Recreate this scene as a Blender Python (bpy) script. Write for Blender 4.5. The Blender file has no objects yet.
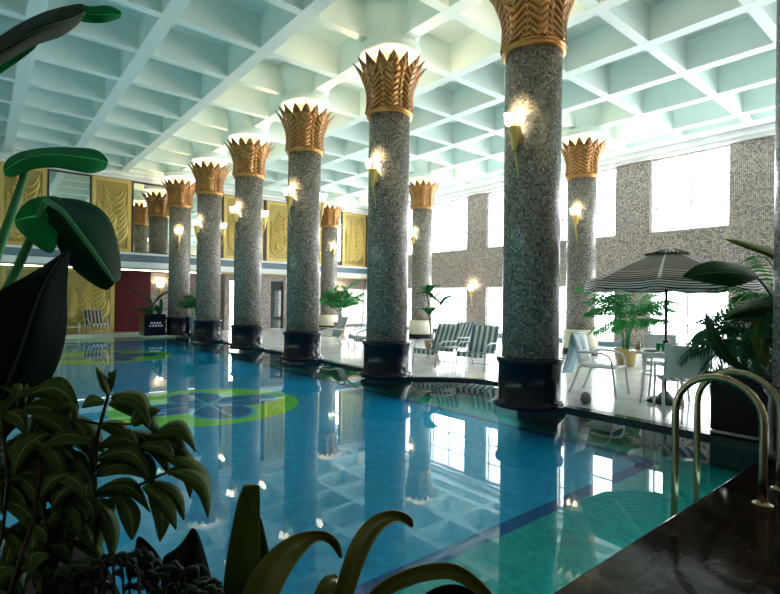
import bpy, math, random
from math import sin, cos, pi, radians, sqrt, atan2
from mathutils import Vector, Matrix
random.seed(7)
SC = bpy.context.scene
COL = SC.collection
# ---------------------------------------------------------------- camera, world, exposure
F_PX, YAW, ROLL, EYE = 499.7, 0.6885, 0.0125, 1.4
cd = bpy.data.cameras.new('camera')
cd.sensor_width = 36.0
cd.sensor_fit = 'HORIZONTAL'
cd.lens = 36.0 * F_PX / 780.0
cd.shift_y = 2.8 / 780.0
cd.clip_start, cd.clip_end = 0.05, 200
cam = bpy.data.objects.new('camera', cd)
COL.objects.link(cam)
cam.matrix_world = Matrix.Translation((0, 0, EYE)) @ Matrix.Rotation(-YAW, 4, 'Z') @ Matrix.Rotation(pi/2, 4, 'X') @ Matrix.Rotation(ROLL, 4, 'Z')
SC.camera = cam
w = bpy.data.worlds.new('daylight')
SC.world = w
w.use_nodes = True
bg = w.node_tree.nodes['Background']
bg.inputs[0].default_value = (0.97, 0.99, 1.0, 1)
bg.inputs[1].default_value = 7.0
SC.view_settings.view_transform = 'Standard'
SC.view_settings.look = 'None'
SC.view_settings.exposure = 1.32
SC.view_settings.gamma = 1.0
SC.view_settings.use_curve_mapping = False
COVE_W, SCONCE_W, POOL_W, POOL_N = 34.0, 14.0, 25.0, 2.0

FW = Vector((sin(YAW), cos(YAW), 0)); RT = Vector((cos(YAW), -sin(YAW), 0)); UP = Vector((0, 0, 1))
def at(x, y, d):
    """a point at depth d metres along the view through picture point (x, y): used to size and place foliage"""
    u, v = x - 390, y - 299.8
    c, s = cos(ROLL), sin(ROLL)
    u, v = u*c + v*s, -u*s + v*c
    return Vector((0, 0, EYE)) + (FW + RT*(u/F_PX) - UP*(v/F_PX))*d

# ---------------------------------------------------------------- mesh builder
class MB:
    def __init__(s): s.v = []; s.f = []; s.sm = []; s.uv = []
    def add(s, vs, fs, smooth=False, uvs=None):
        o = len(s.v); s.v += [tuple(p) for p in vs]
        for k, f in enumerate(fs):
            s.f.append([i+o for i in f]); s.sm.append(smooth)
            s.uv.append(uvs[k] if uvs else None)
        return s
    def box(s, x0, x1, y0, y1, z0, z1, M=None):
        p = [Vector((x, y, z)) for z in (z0, z1) for y in (y0, y1) for x in (x0, x1)]
        fs = [(0,2,3,1), (4,5,7,6), (0,1,5,4), (1,3,7,5), (3,2,6,7), (2,0,4,6)]
        ax = [(0,1), (0,1), (0,2), (1,2), (0,2), (1,2)]
        uvs = [[(p[i][a], p[i][b]) for i in f] for f, (a, b) in zip(fs, ax)]
        if M is not None: p = [M @ q for q in p]
        return s.add(p, fs, False, uvs)
    def lathe(s, prof, n=32, c=(0,0,0), smooth=True, M=None, a0=0.0):
        vs = []; R = max(r for r, z in prof)
        for r, z in prof:
            for k in range(n):
                a = a0 + 2*pi*k/n
                vs.append(Vector((c[0]+r*cos(a), c[1]+r*sin(a), c[2]+z)))
        fs = []; uvs = []
        for i in range(len(prof)-1):
            for k in range(n):
                k2 = (k+1) % n
                fs.append((i*n+k, i*n+k2, (i+1)*n+k2, (i+1)*n+k))
                u0, u1 = 2*pi*R*k/n, 2*pi*R*(k+1)/n
                z0, z1 = prof[i][1], prof[i+1][1]
                uvs.append([(u0,z0), (u1,z0), (u1,z1), (u0,z1)])
        if prof[0][0] > 1e-4: fs.append(tuple(reversed(range(n)))); uvs.append([(0,0)]*n)
        if prof[-1][0] > 1e-4: fs.append(tuple((len(prof)-1)*n+k for k in range(n))); uvs.append([(0,0)]*n)
        if M is not None: vs = [M @ q for q in vs]
        s.add(vs, fs, smooth, uvs)
        for q in range(1, 3):
            if len(fs[-q]) > 4: s.sm[-q] = False
        return s
    def tube(s, pts, r, n=8, smooth=True):
        pts = [Vector(p) for p in pts]; m = len(pts)
        rs = r if isinstance(r, (list, tuple)) else [r]*m
        vs = []; fs = []; up = None
        for i in range(m):
            t = (pts[min(i+1, m-1)] - pts[max(i-1, 0)]).normalized()
            if up is None: up = t.orthogonal().normalized()
            up = (up - t*up.dot(t))
            up = up.normalized() if up.length > 1e-6 else t.orthogonal().normalized()
            b = t.cross(up)
            for k in range(n):
                a = 2*pi*k/n
                vs.append(pts[i] + (up*cos(a) + b*sin(a))*rs[i])
        for i in range(m-1):
            for k in range(n):
                k2 = (k+1) % n
                fs.append((i*n+k, i*n+k2, (i+1)*n+k2, (i+1)*n+k))
        fs.append(tuple(reversed(range(n)))); fs.append(tuple((m-1)*n+k for k in range(n)))
        return s.add(vs, fs, smooth)
    def grid(s, rows, smooth=True, uv=True):
        n = len(rows[0]); m = len(rows)
        vs = [p for r in rows for p in r]; fs = []; uvs = []
        for i in range(m-1):
            for k in range(n-1):
                fs.append((i*n+k, i*n+k+1, (i+1)*n+k+1, (i+1)*n+k))
                a, b = k/(n-1), (k+1)/(n-1); c, d = i/(m-1), (i+1)/(m-1)
                uvs.append([(a,c), (b,c), (b,d), (a,d)])
        return s.add(vs, fs, smooth, uvs)
    def build(s, name, mat, parent=None, solid=0, sub=0, bevel=0):
        me = bpy.data.meshes.new(name)
        me.from_pydata(s.v, [], s.f)
        me.polygons.foreach_set('use_smooth', s.sm)
        if any(u is not None for u in s.uv):
            l = me.uv_layers.new(name='UVMap')
            for p, u in zip(me.polygons, s.uv):
                if u is None: continue
                for li, c in zip(p.loop_indices, u): l.data[li].uv = c
        me.materials.append(mat); me.update()
        o = bpy.data.objects.new(name, me); COL.objects.link(o)
        if parent is not None: o.parent = parent
        if sub:
            m = o.modifiers.new('sub', 'SUBSURF'); m.levels = m.render_levels = sub
        if solid:
            m = o.modifiers.new('solid', 'SOLIDIFY'); m.thickness = solid; m.offset = 0
        if bevel:
            m = o.modifiers.new('bevel', 'BEVEL'); m.width = bevel; m.segments = 2; m.limit_method = 'ANGLE'
        return o

def tag(o, label=None, cat=None, group=None, kind=None):
    if label: o['label'] = label
    if cat: o['category'] = cat
    if group: o['group'] = group
    if kind: o['kind'] = kind
    return o
def thing(name, label, cat, loc=(0,0,0), rz=0, group=None):
    o = bpy.data.objects.new(name, None); COL.objects.link(o)
    o.location = loc; o.rotation_euler = (0, 0, rz); o.empty_display_size = 0.1
    return tag(o, label, cat, group)
def struct(o, label=None, cat=None): return tag(o, label, cat, None, 'structure')
def copy_tree(o, parent=None):
    c = o.copy(); COL.objects.link(c); c.parent = parent
    for ch in o.children: copy_tree(ch, c)
    return c
def dup(root, loc, rz, label, group=None):
    c = copy_tree(root); c.location = loc; c.rotation_euler = (0, 0, rz); c['label'] = label
    if group: c['group'] = group
    return c

# ---------------------------------------------------------------- materials
class N:
    """small node-expression helper"""
    def __init__(s, name):
        s.m = bpy.data.materials.new(name); s.m.use_nodes = True
        s.t = s.m.node_tree; s.t.nodes.clear()
        s.out = s.t.nodes.new('ShaderNodeOutputMaterial')
    def n(s, ty, **kw):
        nd = s.t.nodes.new(ty)
        for k, v in kw.items(): setattr(nd, k, v)
        return nd
    def put(s, sock, v):
        if isinstance(v, bpy.types.NodeSocket): s.t.links.new(v, sock)
        elif isinstance(v, (tuple, list)) and sock.type == 'RGBA' and len(v) == 3: sock.default_value = (*v, 1)
        else: sock.default_value = v
    def math(s, op, a, b=0.0, c=None):
        nd = s.n('ShaderNodeMath', operation=op); s.put(nd.inputs[0], a); s.put(nd.inputs[1], b)
        if c is not None: s.put(nd.inputs[2], c)
        return nd.outputs[0]
    def mix(s, f, a, b):
        nd = s.n('ShaderNodeMix', data_type='RGBA'); s.put(nd.inputs['Factor'], f)
        s.put(nd.inputs[6], a); s.put(nd.inputs[7], b); return nd.outputs[2]
    def ramp(s, f, stops, interp='LINEAR'):
        nd = s.n('ShaderNodeValToRGB'); cr = nd.color_ramp; cr.interpolation = interp
        while len(cr.elements) < len(stops): cr.elements.new(0.5)
        for e, (p, c) in zip(cr.elements, stops): e.position = p; e.color = (*c, 1)
        s.put(nd.inputs[0], f); return nd.outputs[0]
    def obj(s): return s.n('ShaderNodeTexCoord').outputs['Object']
    def uv(s): return s.n('ShaderNodeTexCoord').outputs['UV']
    def sep(s, v):
        nd = s.n('ShaderNodeSeparateXYZ'); s.put(nd.inputs[0], v); return nd.outputs
    def noise(s, vec, scale, detail=3.0, rough=0.5):
        nd = s.n('ShaderNodeTexNoise'); s.put(nd.inputs['Vector'], vec); nd.inputs['Scale'].default_value = scale
        nd.inputs['Detail'].default_value = detail; nd.inputs['Roughness'].default_value = rough; return nd.outputs[0]
    def bump(s, h, strength=0.3, dist=0.01):
        nd = s.n('ShaderNodeBump'); nd.inputs['Strength'].default_value = strength; nd.inputs['Distance'].default_value = dist
        s.put(nd.inputs['Height'], h); return nd.outputs[0]
    def bsdf(s, color, rough=0.5, metal=0.0, spec=0.5, normal=None, **kw):
        p = s.n('ShaderNodeBsdfPrincipled')
        s.put(p.inputs['Base Color'], color); s.put(p.inputs['Roughness'], rough); s.put(p.inputs['Metallic'], metal)
        p.inputs['Specular IOR Level'].default_value = spec
        for k, v in kw.items(): s.put(p.inputs[k.replace('_', ' ')], v)
        if normal is not None: s.put(p.inputs['Normal'], normal)
        s.t.links.new(p.outputs[0], s.out.inputs[0]); return s.m
def plain(name, c, rough=0.5, metal=0.0, spec=0.5, var=0.12, scale=6.0):
    k = N(name); nz = k.noise(k.obj(), scale)
    col = k.mix(nz, tuple(x*(1-var) for x in c), tuple(min(1, x*(1+var)) for x in c))
    return k.bsdf(col, rough, metal, spec)
def mosaic(name, size, stops, rough=0.25):
    k = N(name); u = k.sep(k.uv())
    a = k.math('DIVIDE', u[0], size); b = k.math('DIVIDE', u[1], size)
    cb = k.n('ShaderNodeCombineXYZ'); k.put(cb.inputs[0], k.math('FLOOR', a)); k.put(cb.inputs[1], k.math('FLOOR', b))
    wn = k.n('ShaderNodeTexWhiteNoise', noise_dimensions='2D'); k.put(wn.inputs['Vector'], cb.outputs[0])
    patch = k.noise(k.uv(), 3.0, 3.0)
    val = k.math('ADD', k.math('MULTIPLY', wn.outputs[0], 0.86), k.math('MULTIPLY', patch, 0.14))
    col = k.ramp(val, stops, 'CONSTANT')
    fa, fb = k.math('FRACT', a), k.math('FRACT', b)
    g = k.math('MAXIMUM', k.math('LESS_THAN', fa, 0.16), k.math('LESS_THAN', fb, 0.16))
    col = k.mix(g, col, (0.07, 0.07, 0.07))
    return k.bsdf(col, k.math('ADD', rough, k.math('MULTIPLY', g, 0.4)), 0, 0.5, k.bump(k.math('SUBTRACT', 1.0, g), 0.25, 0.003))
M = {}
M['mosaic'] = mosaic('grey_mosaic', 0.030, [(0, (0.093,0.085,0.078)), (.14, (0.175,0.165,0.150)), (.32, (0.294,0.269,0.238)), (.52, (0.237,0.181,0.131)), (.66, (0.387,0.346,0.296)), (.80, (0.337,0.257,0.184)), (.90, (0.536,0.471,0.399))])
M['wall_mosaic'] = mosaic('wall_mosaic', 0.045, [(0, (0.201,0.170,0.162)), (.2, (0.336,0.278,0.257)), (.4, (0.470,0.386,0.345)), (.56, (0.403,0.307,0.257)), (.68, (0.578,0.471,0.418)), (.84, (0.496,0.380,0.314)), (.92, (0.645,0.533,0.481))], 0.4)
M['ceiling'] = plain('aqua_white_paint', (.75,.87,.83), .7, var=.03, scale=2)
M['white'] = plain('white_paint', (.82,.84,.83), .55, var=.03)
M['cream'] = plain('cream_marble', (.74,.68,.52), .25, var=.06)
M['black'] = plain('black_marble', (.005,.008,.016), .16, spec=.25, var=.5, scale=9)
M['black_stone'] = plain('black_granite', (.012,.013,.016), .12, spec=.6, var=.5, scale=30)
def gold_leaf():
    k = N('gilded_leaf'); u = k.sep(k.uv())
    cx = k.math('ABSOLUTE', k.math('SUBTRACT', k.math('MULTIPLY', u[0], 2), 1))
    ph = k.math('ADD', k.math('MULTIPLY', u[1], 9.5), k.math('MULTIPLY', cx, -1.5))
    tri = k.math('ABSOLUTE', k.math('SUBTRACT', k.math('MULTIPLY', k.math('FRACT', ph), 2), 1))
    edge = k.math('GREATER_THAN', cx, 0.86)
    rib = k.math('LESS_THAN', cx, 0.10)
    inside = k.math('MULTIPLY', k.math('LESS_THAN', u[1], 0.70), k.math('SUBTRACT', 1.0, edge))
    groove = k.math('MULTIPLY', k.math('LESS_THAN', tri, 0.30), inside)
    dark = k.math('MAXIMUM', k.math('MULTIPLY', groove, 0.85), k.math('MULTIPLY', edge, 0.6))
    dark = k.math('MULTIPLY', dark, k.math('SUBTRACT', 1.0, rib))
    nz = k.noise(k.obj(), 9)
    base = k.mix(nz, (.28,.125,.04), (.48,.24,.085))
    tip = k.math('MULTIPLY', k.math('GREATER_THAN', u[1], 0.80), 0.45)
    col = k.mix(k.math('MAXIMUM', dark, tip), base, (.085,.04,.018))
    return k.bsdf(col, .30, .85, .5, k.bump(tri, .7, .02))
M['gold_leaf'] = gold_leaf()
M['gold'] = plain('old_gold', (.50,.26,.085), .32, .85, var=.25)
M['gold_bright'] = plain('polished_gold', (.72,.50,.16), .35, .45, var=.1)
M['brass'] = plain('brass_tube', (.33,.265,.16), .26, .95, var=.12, scale=14)
M['gold_paint'] = plain('gold_lacquer', (.64,.48,.155), .42, .25, var=.10, scale=3)
M['gold_relief'] = plain('gold_relief_lacquer', (.42,.32,.095), .45, .25, var=.14, scale=5)
M['dark_wall'] = plain('timber_wall', (.46,.42,.34), .7, spec=.2)
M['frame_dark'] = plain('dark_wood_trim', (.05,.025,.018), .4)
def mirror():
    k = N('mirror_glass'); return k.bsdf((.86,.90,.86), 0.015, 1.0)
M['mirror'] = mirror()
def red():
    k = N('oxblood_panel'); u = k.sep(k.obj())
    tri = k.math('ABSOLUTE', k.math('SUBTRACT', k.math('FRACT', k.math('MULTIPLY', u[0], 1.6)), .5))
    st = k.math('FRACT', k.math('ADD', k.math('MULTIPLY', u[2], 3.2), k.math('MULTIPLY', tri, 2.4)))
    col = k.mix(k.math('LESS_THAN', st, .5), (.085,.010,.012), (.098,.013,.014))
    return k.bsdf(col, .5, 0, .2)
M['red'] = red()
M['ledge_blue'] = plain('blue_grey_band', (.13,.20,.24), .45, var=.1)
def marble_floor():
    k = N('pale_marble_floor'); o = k.obj(); s = k.sep(o)
    nz = k.noise(o, 1.7, 6, .65)
    col = k.ramp(nz, [(.30, (.52,.55,.57)), (.5, (.74,.76,.76)), (.7, (.84,.84,.82))])
    g = k.math('MAXIMUM', k.math('LESS_THAN', k.math('FRACT', k.math('DIVIDE', s[0], .6)), .012), k.math('LESS_THAN', k.math('FRACT', k.math('DIVIDE', s[1], .6)), .012))
    return k.bsdf(k.mix(g, col, (.3,.31,.32)), .14, 0, .6)
M['floor'] = marble_floor()
def wet_deck():
    k = N('wet_brown_granite'); o = k.obj(); s = k.sep(o)
    nz = k.noise(o, 5, 6, .7)
    col = k.ramp(nz, [(.3, (.006,.004,.004)), (.6, (.026,.015,.011)), (.8, (.06,.036,.026))])
    g = k.math('MAXIMUM', k.math('LESS_THAN', k.math('FRACT', k.math('DIVIDE', s[0], .4)), .015), k.math('LESS_THAN', k.math('FRACT', k.math('DIVIDE', k.math('ADD', s[1], .05), .4)), .015))
    rg = k.math('MULTIPLY_ADD', k.noise(o, 2.2, 3), .16, .01)
    return k.bsdf(k.mix(g, col, (.004,.004,.004)), rg, 0, .05, k.bump(nz, .10, .003))
M['deck'] = wet_deck()
def pool_tile():
    k = N('blue_pool_tile'); o = k.obj(); s = k.sep(o); X, Y = s[0], s[1]
    wn = k.n('ShaderNodeTexWhiteNoise', noise_dimensions='3D')
    sn = k.n('ShaderNodeVectorMath', operation='SNAP'); k.put(sn.inputs[0], o); sn.inputs[1].default_value = (.05,.05,.05)
    k.put(wn.inputs['Vector'], sn.outputs[0])
    col = k.mix(wn.outputs[0], (.001,.26,.52), (.002,.37,.66))
    outer = k.math('MAXIMUM', k.math('GREATER_THAN', X, 5.72), k.math('LESS_THAN', Y, 2.38))
    col = k.mix(outer, col, k.mix(wn.outputs[0], (.003,.27,.26), (.007,.38,.34)))
    band = k.math('SUBTRACT', k.math('MAXIMUM', k.math('GREATER_THAN', X, 5.68), k.math('LESS_THAN', Y, 2.46)),
                  k.math('MAXIMUM', k.math('GREATER_THAN', X, 5.80), k.math('LESS_THAN', Y, 2.32)))
    col = k.mix(band, col, (.006,.05,.24))
    for cx, cy, R in ((2.9, 8.15, 1.45), (2.9, 16.3, 1.7)):
        dx = k.math('SUBTRACT', X, cx); dy = k.math('SUBTRACT', Y, cy)
        r = k.math('SQRT', k.math('ADD', k.math('MULTIPLY', dx, dx), k.math('MULTIPLY', dy, dy)))
        an = k.math('ARCTAN2', dy, dx)
        pet = k.math('ABSOLUTE', k.math('COSINE', k.math('MULTIPLY', an, 2.0)))
        disc = k.math('LESS_THAN', r, R)
        inner = k.math('LESS_THAN', r, k.math('MULTIPLY_ADD', pet, .42*R, .42*R))
        star = k.math('LESS_THAN', r, k.math('MULTIPLY_ADD', pet, .42*R, .36*R))
        core = k.math('LESS_THAN', k.math('MULTIPLY', k.math('ABSOLUTE', k.math('SINE', k.math('MULTIPLY', an, 4.0))), r), .09)
        col = k.mix(disc, col, (.50,.64,.02))
        col = k.mix(inner, col, (.10,.50,.62))
        col = k.mix(star, col, (.005,.10,.32))
        col = k.mix(k.math('MULTIPLY', star, core), col, (.10,.50,.62))
        ring = k.math('MULTIPLY', k.math('GREATER_THAN', r, R+.10), k.math('LESS_THAN', r, R+.16))
        col = k.mix(ring, col, (.05,.36,.55))
    return k.bsdf(col, .5, 0, .2)
M['pool_tile'] = pool_tile()
def water():
    k = N('pool_water'); o = k.obj()
    nz = k.noise(o, 1.4, 2, .5)
    bm = k.bump(nz, .007, .05)
    fr = k.n('ShaderNodeFresnel'); fr.inputs[0].default_value = 1.32; k.put(fr.inputs['Normal'], bm)
    tr = k.n('ShaderNodeBsdfTransparent'); tr.inputs[0].default_value = (.50,.92,.97,1)
    gl = k.n('ShaderNodeBsdfGlossy'); gl.inputs['Roughness'].default_value = .012; gl.inputs[0].default_value = (.95,1,1,1); k.put(gl.inputs['Normal'], bm)
    mx = k.n('ShaderNodeMixShader'); k.put(mx.inputs[0], k.math('MULTIPLY', fr.outputs[0], k.math('SUBTRACT', 1.0, k.n('ShaderNodeNewGeometry').outputs['Backfacing']))); k.put(mx.inputs[1], tr.outputs[0]); k.put(mx.inputs[2], gl.outputs[0])
    k.t.links.new(mx.outputs[0], k.out.inputs[0]); return k.m
M['water'] = water()
def glass(name, c=(.97,.99,1.0), ior=1.3):
    k = N(name)
    fr = k.n('ShaderNodeFresnel'); fr.inputs[0].default_value = ior
    tr = k.n('ShaderNodeBsdfTransparent'); tr.inputs[0].default_value = (*c, 1)
    gl = k.n('ShaderNodeBsdfGlossy'); gl.inputs['Roughness'].default_value = .03
    mx = k.n('ShaderNodeMixShader'); k.put(mx.inputs[0], k.math('MULTIPLY', fr.outputs[0], k.math('SUBTRACT', 1.0, k.n('ShaderNodeNewGeometry').outputs['Backfacing']))); k.put(mx.inputs[1], tr.outputs[0]); k.put(mx.inputs[2], gl.outputs[0])
    k.t.links.new(mx.outputs[0], k.out.inputs[0]); return k.m
M['glass'] = glass('window_glass')
M['tint_glass'] = glass('tinted_door_glass', (.05,.06,.055), 1.5)
M['cup_glass'] = glass('drinking_glass', (.95,.97,.97), 1.4)
def glow(name, c, st):
    k = N(name); e = k.n('ShaderNodeEmission'); e.inputs[0].default_value = (*c, 1); e.inputs[1].default_value = st
    k.t.links.new(e.outputs[0], k.out.inputs[0]); return k.m
M['glow'] = glow('lit_tulip_glass', (1.0, .90, .68), 3.0)
M['lamp_neck'] = plain('ivory_plaster', (.86,.78,.58), .6, var=.03)
def leafmat(name, a, b, rough=.32, vein=0.0, trans=0.25, spec=.06):
    k = N(name); u = k.sep(k.uv()); nz = k.noise(k.obj(), 7)
    col = k.mix(nz, a, b)
    if vein:
        cx = k.math('ABSOLUTE', k.math('SUBTRACT', u[0], .5))
        lines = k.math('FRACT', k.math('SUBTRACT', k.math('MULTIPLY', u[1], 22.0), k.math('MULTIPLY', cx, 14.0)))
        col = k.mix(k.math('MULTIPLY', k.math('LESS_THAN', lines, .22), vein), col, tuple(min(1, x*1.9) for x in b))
        col = k.mix(k.math('LESS_THAN', cx, .016), col, tuple(min(1, x*3+.02) for x in b))
    p = k.n('ShaderNodeBsdfPrincipled'); k.put(p.inputs['Base Color'], col); p.inputs['Roughness'].default_value = rough+.15; p.inputs['Specular IOR Level'].default_value = spec
    tl = k.n('ShaderNodeBsdfTranslucent'); k.put(tl.inputs[0], col)
    mx = k.n('ShaderNodeMixShader'); mx.inputs[0].default_value = trans
    k.put(mx.inputs[1], p.outputs[0]); k.put(mx.inputs[2], tl.outputs[0]); k.t.links.new(mx.outputs[0], k.out.inputs[0])
    return k.m
M['banana'] = leafmat('banana_leaf', (.006,.19,.06), (.014,.32,.09), .3, .14, .5, .03)
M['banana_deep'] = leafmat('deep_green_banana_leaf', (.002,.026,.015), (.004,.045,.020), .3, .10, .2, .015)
M['banana_dark'] = leafmat('dark_banana_leaf', (.003,.007,.005), (.006,.013,.008), .5, .15, .05, .01)  # darkest of the banana greens, close to black
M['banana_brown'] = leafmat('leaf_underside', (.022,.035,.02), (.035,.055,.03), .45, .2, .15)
M['stem'] = plain('green_stem', (.04,.24,.09), .5, var=.2, spec=.15)
M['twig'] = plain('brown_twig', (.03,.022,.015), .7, var=.3, scale=20)
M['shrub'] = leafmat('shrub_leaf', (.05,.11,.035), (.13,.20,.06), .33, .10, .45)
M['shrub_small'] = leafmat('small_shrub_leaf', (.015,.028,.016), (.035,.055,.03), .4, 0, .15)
M['strap'] = leafmat('strap_leaf', (.10,.11,.02), (.20,.19,.04), .12, 0, .3, .5)
M['strap_green'] = leafmat('green_strap_leaf', (.045,.085,.018), (.09,.13,.03), .3, 0, .3)
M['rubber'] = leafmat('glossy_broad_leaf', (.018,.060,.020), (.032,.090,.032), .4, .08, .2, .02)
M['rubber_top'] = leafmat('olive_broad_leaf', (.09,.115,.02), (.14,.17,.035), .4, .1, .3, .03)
M['palm'] = leafmat('palm_leaf', (.018,.13,.035), (.04,.26,.06), .4, 0, .3)
M['palm_dark'] = leafmat('dark_palm_leaf', (.022,.11,.05), (.045,.18,.075), .35, 0, .2)
M['soil'] = plain('potting_soil', (.02,.014,.01), .95, var=.4, scale=30)
M['terracotta'] = plain('terracotta', (.50,.25,.11), .6)
M['yellow_pot'] = plain('ochre_glazed_pot', (.52,.38,.13), .35)
M['grey_pot'] = plain('grey_glazed_pot', (.22,.29,.34), .3)
M['planter'] = plain('black_planter_stone', (.012,.008,.008), .4, var=.3, spec=.12)
M['chair_white'] = plain('white_metal', (.74,.76,.74), .35, .1, var=.04)
M['chair_frame'] = plain('grey_metal_tube', (.34,.37,.40), .35, .5, var=.05)
M['sling'] = plain('white_sling', (.74,.80,.80), .7, var=.06)
def stripes(name, axis, freq, a, b, duty=.5):
    k = N(name); u = k.sep(k.uv())
    return k.bsdf(k.mix(k.math('LESS_THAN', k.math('FRACT', k.math('MULTIPLY', u[axis], freq)), duty), a, b), .8)
M['stripe_sling'] = stripes('striped_sling', 0, 4.5, (.74,.80,.80), (.13,.21,.25))
M['stripe_brown'] = stripes('brown_striped_sling', 0, 4.5, (.45,.40,.30), (.04,.035,.035))
def canvas():
    k = N('black_white_canvas'); u = k.sep(k.uv())
    fine = k.math('LESS_THAN', k.math('FRACT', k.math('MULTIPLY', u[1], 46)), .62)
    wide = k.math('LESS_THAN', k.math('FRACT', k.math('MULTIPLY', u[1], 17)), .5)
    st = k.math('ADD', k.math('MULTIPLY', fine, k.math('LESS_THAN', u[1], .74)), k.math('MULTIPLY', wide, k.math('GREATER_THAN', u[1], .74)))
    seam = k.math('LESS_THAN', k.math('ABSOLUTE', k.math('SUBTRACT', k.math('FRACT', k.math('ADD', k.math('MULTIPLY', u[0], 8), .5)), .5)), .03)
    col = k.mix(st, (.42,.37,.34), (.05,.042,.04))
    return k.bsdf(k.mix(seam, col, (.7,.7,.68)), .8)
M['canopy'] = canvas()
M['valance'] = stripes('black_white_valance', 1, 4, (.74,.74,.72), (.02,.02,.022), .5)
M['vent'] = stripes('black_white_ruffle', 0, 34, (.74,.74,.72), (.02,.02,.022), .55)
M['dark_metal'] = plain('dark_metal_pole', (.035,.04,.05), .4, .6)
M['towel'] = plain('pale_blue_towel', (.50,.68,.76), .95, var=.08, scale=12)
M['table_top'] = plain('pale_green_table', (.62,.70,.64), .25, var=.04)
M['juice'] = plain('orange_juice', (.85,.42,.08), .3)
M['red_drink'] = plain('red_drink', (.75,.09,.03), .3)
M['green_cup'] = plain('green_plastic', (.0,.42,.10), .3)
M['tray'] = plain('dark_plate', (.12,.07,.06), .4)
M['sign_white'] = plain('white_lettering', (.8,.8,.8), .6)
M['grey_cloth'] = plain('grey_cloth', (.20,.23,.26), .9)

# ---------------------------------------------------------------- the setting
ZC = 6.01
XR, YW = 15.7, 20.9
CX = 5.785
CY = lambda k: 4.027 + 3.085*(k-1) if k else .96          # pool-edge row, k = 0 .. 6
DX = 12.594
DY = lambda k: 0.873 + 6.308*k          # row on the deck
EX, NY, FY, LX, BX, BY = 6.05, 1.35, 20.7, -1.6, 0.45, 2.75  # pool edges
# pool basin and water
ZF = -0.34
b = MB()
b.box(LX, 7.1, NY, FY, ZF-.1, ZF)
b.box(LX-.2, LX, NY-.2, FY+.2, ZF-.1, -.002); b.box(7.1, 7.3, NY-.2, FY+.2, ZF-.1, -.12)
b.box(LX, 7.1, NY-.2, NY, ZF-.1, -.12); b.box(LX, 7.1, FY, FY+.2, ZF-.1, -.12)
struct(b.build('pool_basin_floor', M['pool_tile']))
b = MB(); b.add([(LX, NY, -.045), (7.1, NY, -.045), (7.1, FY, -.045), (LX, FY, -.045)], [(0,1,2,3)])
struct(b.build('pool_water', M['water']))
def pool_fill(x, y, rot, ln, e):  # added fill lights below the waterline, out of view, to brighten the pool
    L = bpy.data.lights.new('added_pool_fill', 'AREA'); L.shape = 'RECTANGLE'; L.size = .16; L.size_y = ln; L.energy = e; L.color = (.95, 1.0, .82)
    lo = bpy.data.objects.new('added_pool_fill', L); COL.objects.link(lo); lo.location = (x, y, -.17); lo.rotation_euler = rot
for q in range(4): pool_fill(LX+.02, 4.9+4.2*q, (0, -pi/2+.04, 0), 3.8, POOL_W)
pool_fill(3.2, NY+.02, (0, -pi/2+.04, pi/2), 4.6, POOL_N)
# pool edge of the deck with the bulge between the two foremost columns
edge = [(EX, NY-.02)]
edge += [(EX, CY(1)+.35)]
for q in range(13):
    a = q/12
    edge.append((EX + .92*sin(pi*a)**.8 if 0 < q < 12 else EX, CY(1)+.38 + a*(CY(2)-CY(1)-.76)))
edge += [(EX, CY(2)+.35), (EX, FY)]
def edge_slab(name, mat, off, x1, z0, z1):
    b = MB(); n = len(edge)
    A = [(x+off, y) for x, y in edge]; B = [(x1 if x1 else x+.16, y) for x, y in edge]
    vs = [(x,y,z1) for x,y in A] + [(x,y,z1) for x,y in B] + [(x,y,z0) for x,y in A] + [(x,y,z0) for x,y in B]
    fs = []
    for i in range(n-1):
        fs += [(i, n+i, n+i+1, i+1), (2*n+i, 2*n+i+1, 3*n+i+1, 3*n+i), (i, i+1, 2*n+i+1, 2*n+i), (n+i, 3*n+i, 3*n+i+1, n+i+1)]
    fs += [(0, 2*n, 3*n, n), (n-1, 2*n-1, 4*n-1, 3*n-1)]
    b.add(vs, fs); return b.build(name, mat)
struct(edge_slab('trim_1', M['black_stone'], 0.0, None, -.30, 0.0))
b = edge_slab('floor', M['floor'], 0.16, XR+.1, -.30, -.004); struct(b)
b = MB(); b.box(LX, XR+.1, FY, 23.2, -.30, -.004); struct(b.build('floor_far', M['floor']))
b = MB(); b.box(.3, EX+.16, FY-.02, FY+.22, -.28, .03); struct(b.build('trim_2', M['cream'], bevel=.02))
b = MB(); b.box(-3, XR+.1, -4, NY, -.33, 0.0); b.box(-3, BX, NY, BY, -.339, 0.0); b.box(-3, LX, BY, 23.2, -.33, 0.0)
struct(b.build('floor_near', M['deck'], bevel=.012))
b = MB(); b.box(EX, XR+.1, NY, NY+.5, -.30, -.003)
# ceiling with coffers
RX = lambda j: 0.6775 + 1.7024*j
RY = lambda i: 8.758 + 1.577*i
b = MB(); zt = ZC + .60
b.box(-3.2, XR+.3, -4.2, 23.4, zt, zt+.15)
for j in range(-2, 9): b.box(RX(j)-.125, RX(j)+.125, -4.1, YW+.4, ZC, zt)
for i in range(-8, 8):
    for j in range(-3, 9):
        x0 = -3.1 if j == -3 else RX(j)+.125
        x1 = XR+.2 if j == 8 else RX(j+1)-.125
        b.box(x0, x1, RY(i)-.09, RY(i)+.09, ZC+.004, zt)
b.box(14.9, XR+.2, -4.1, YW+.4, ZC-.02, zt)
b.box(-3.1, XR+.2, YW-.45, YW+.4, ZC-.02, zt)
struct(b.build('ceiling', M['ceiling']))
b = MB(); b.box(XR-.30, XR+.02, -4, YW+.3, ZC-.16, ZC-.02); b.box(XR-.14, XR+.02, -4, YW+.3, ZC-.26, ZC-.16)
struct(b.build('trim_3', M['white']))
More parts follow.
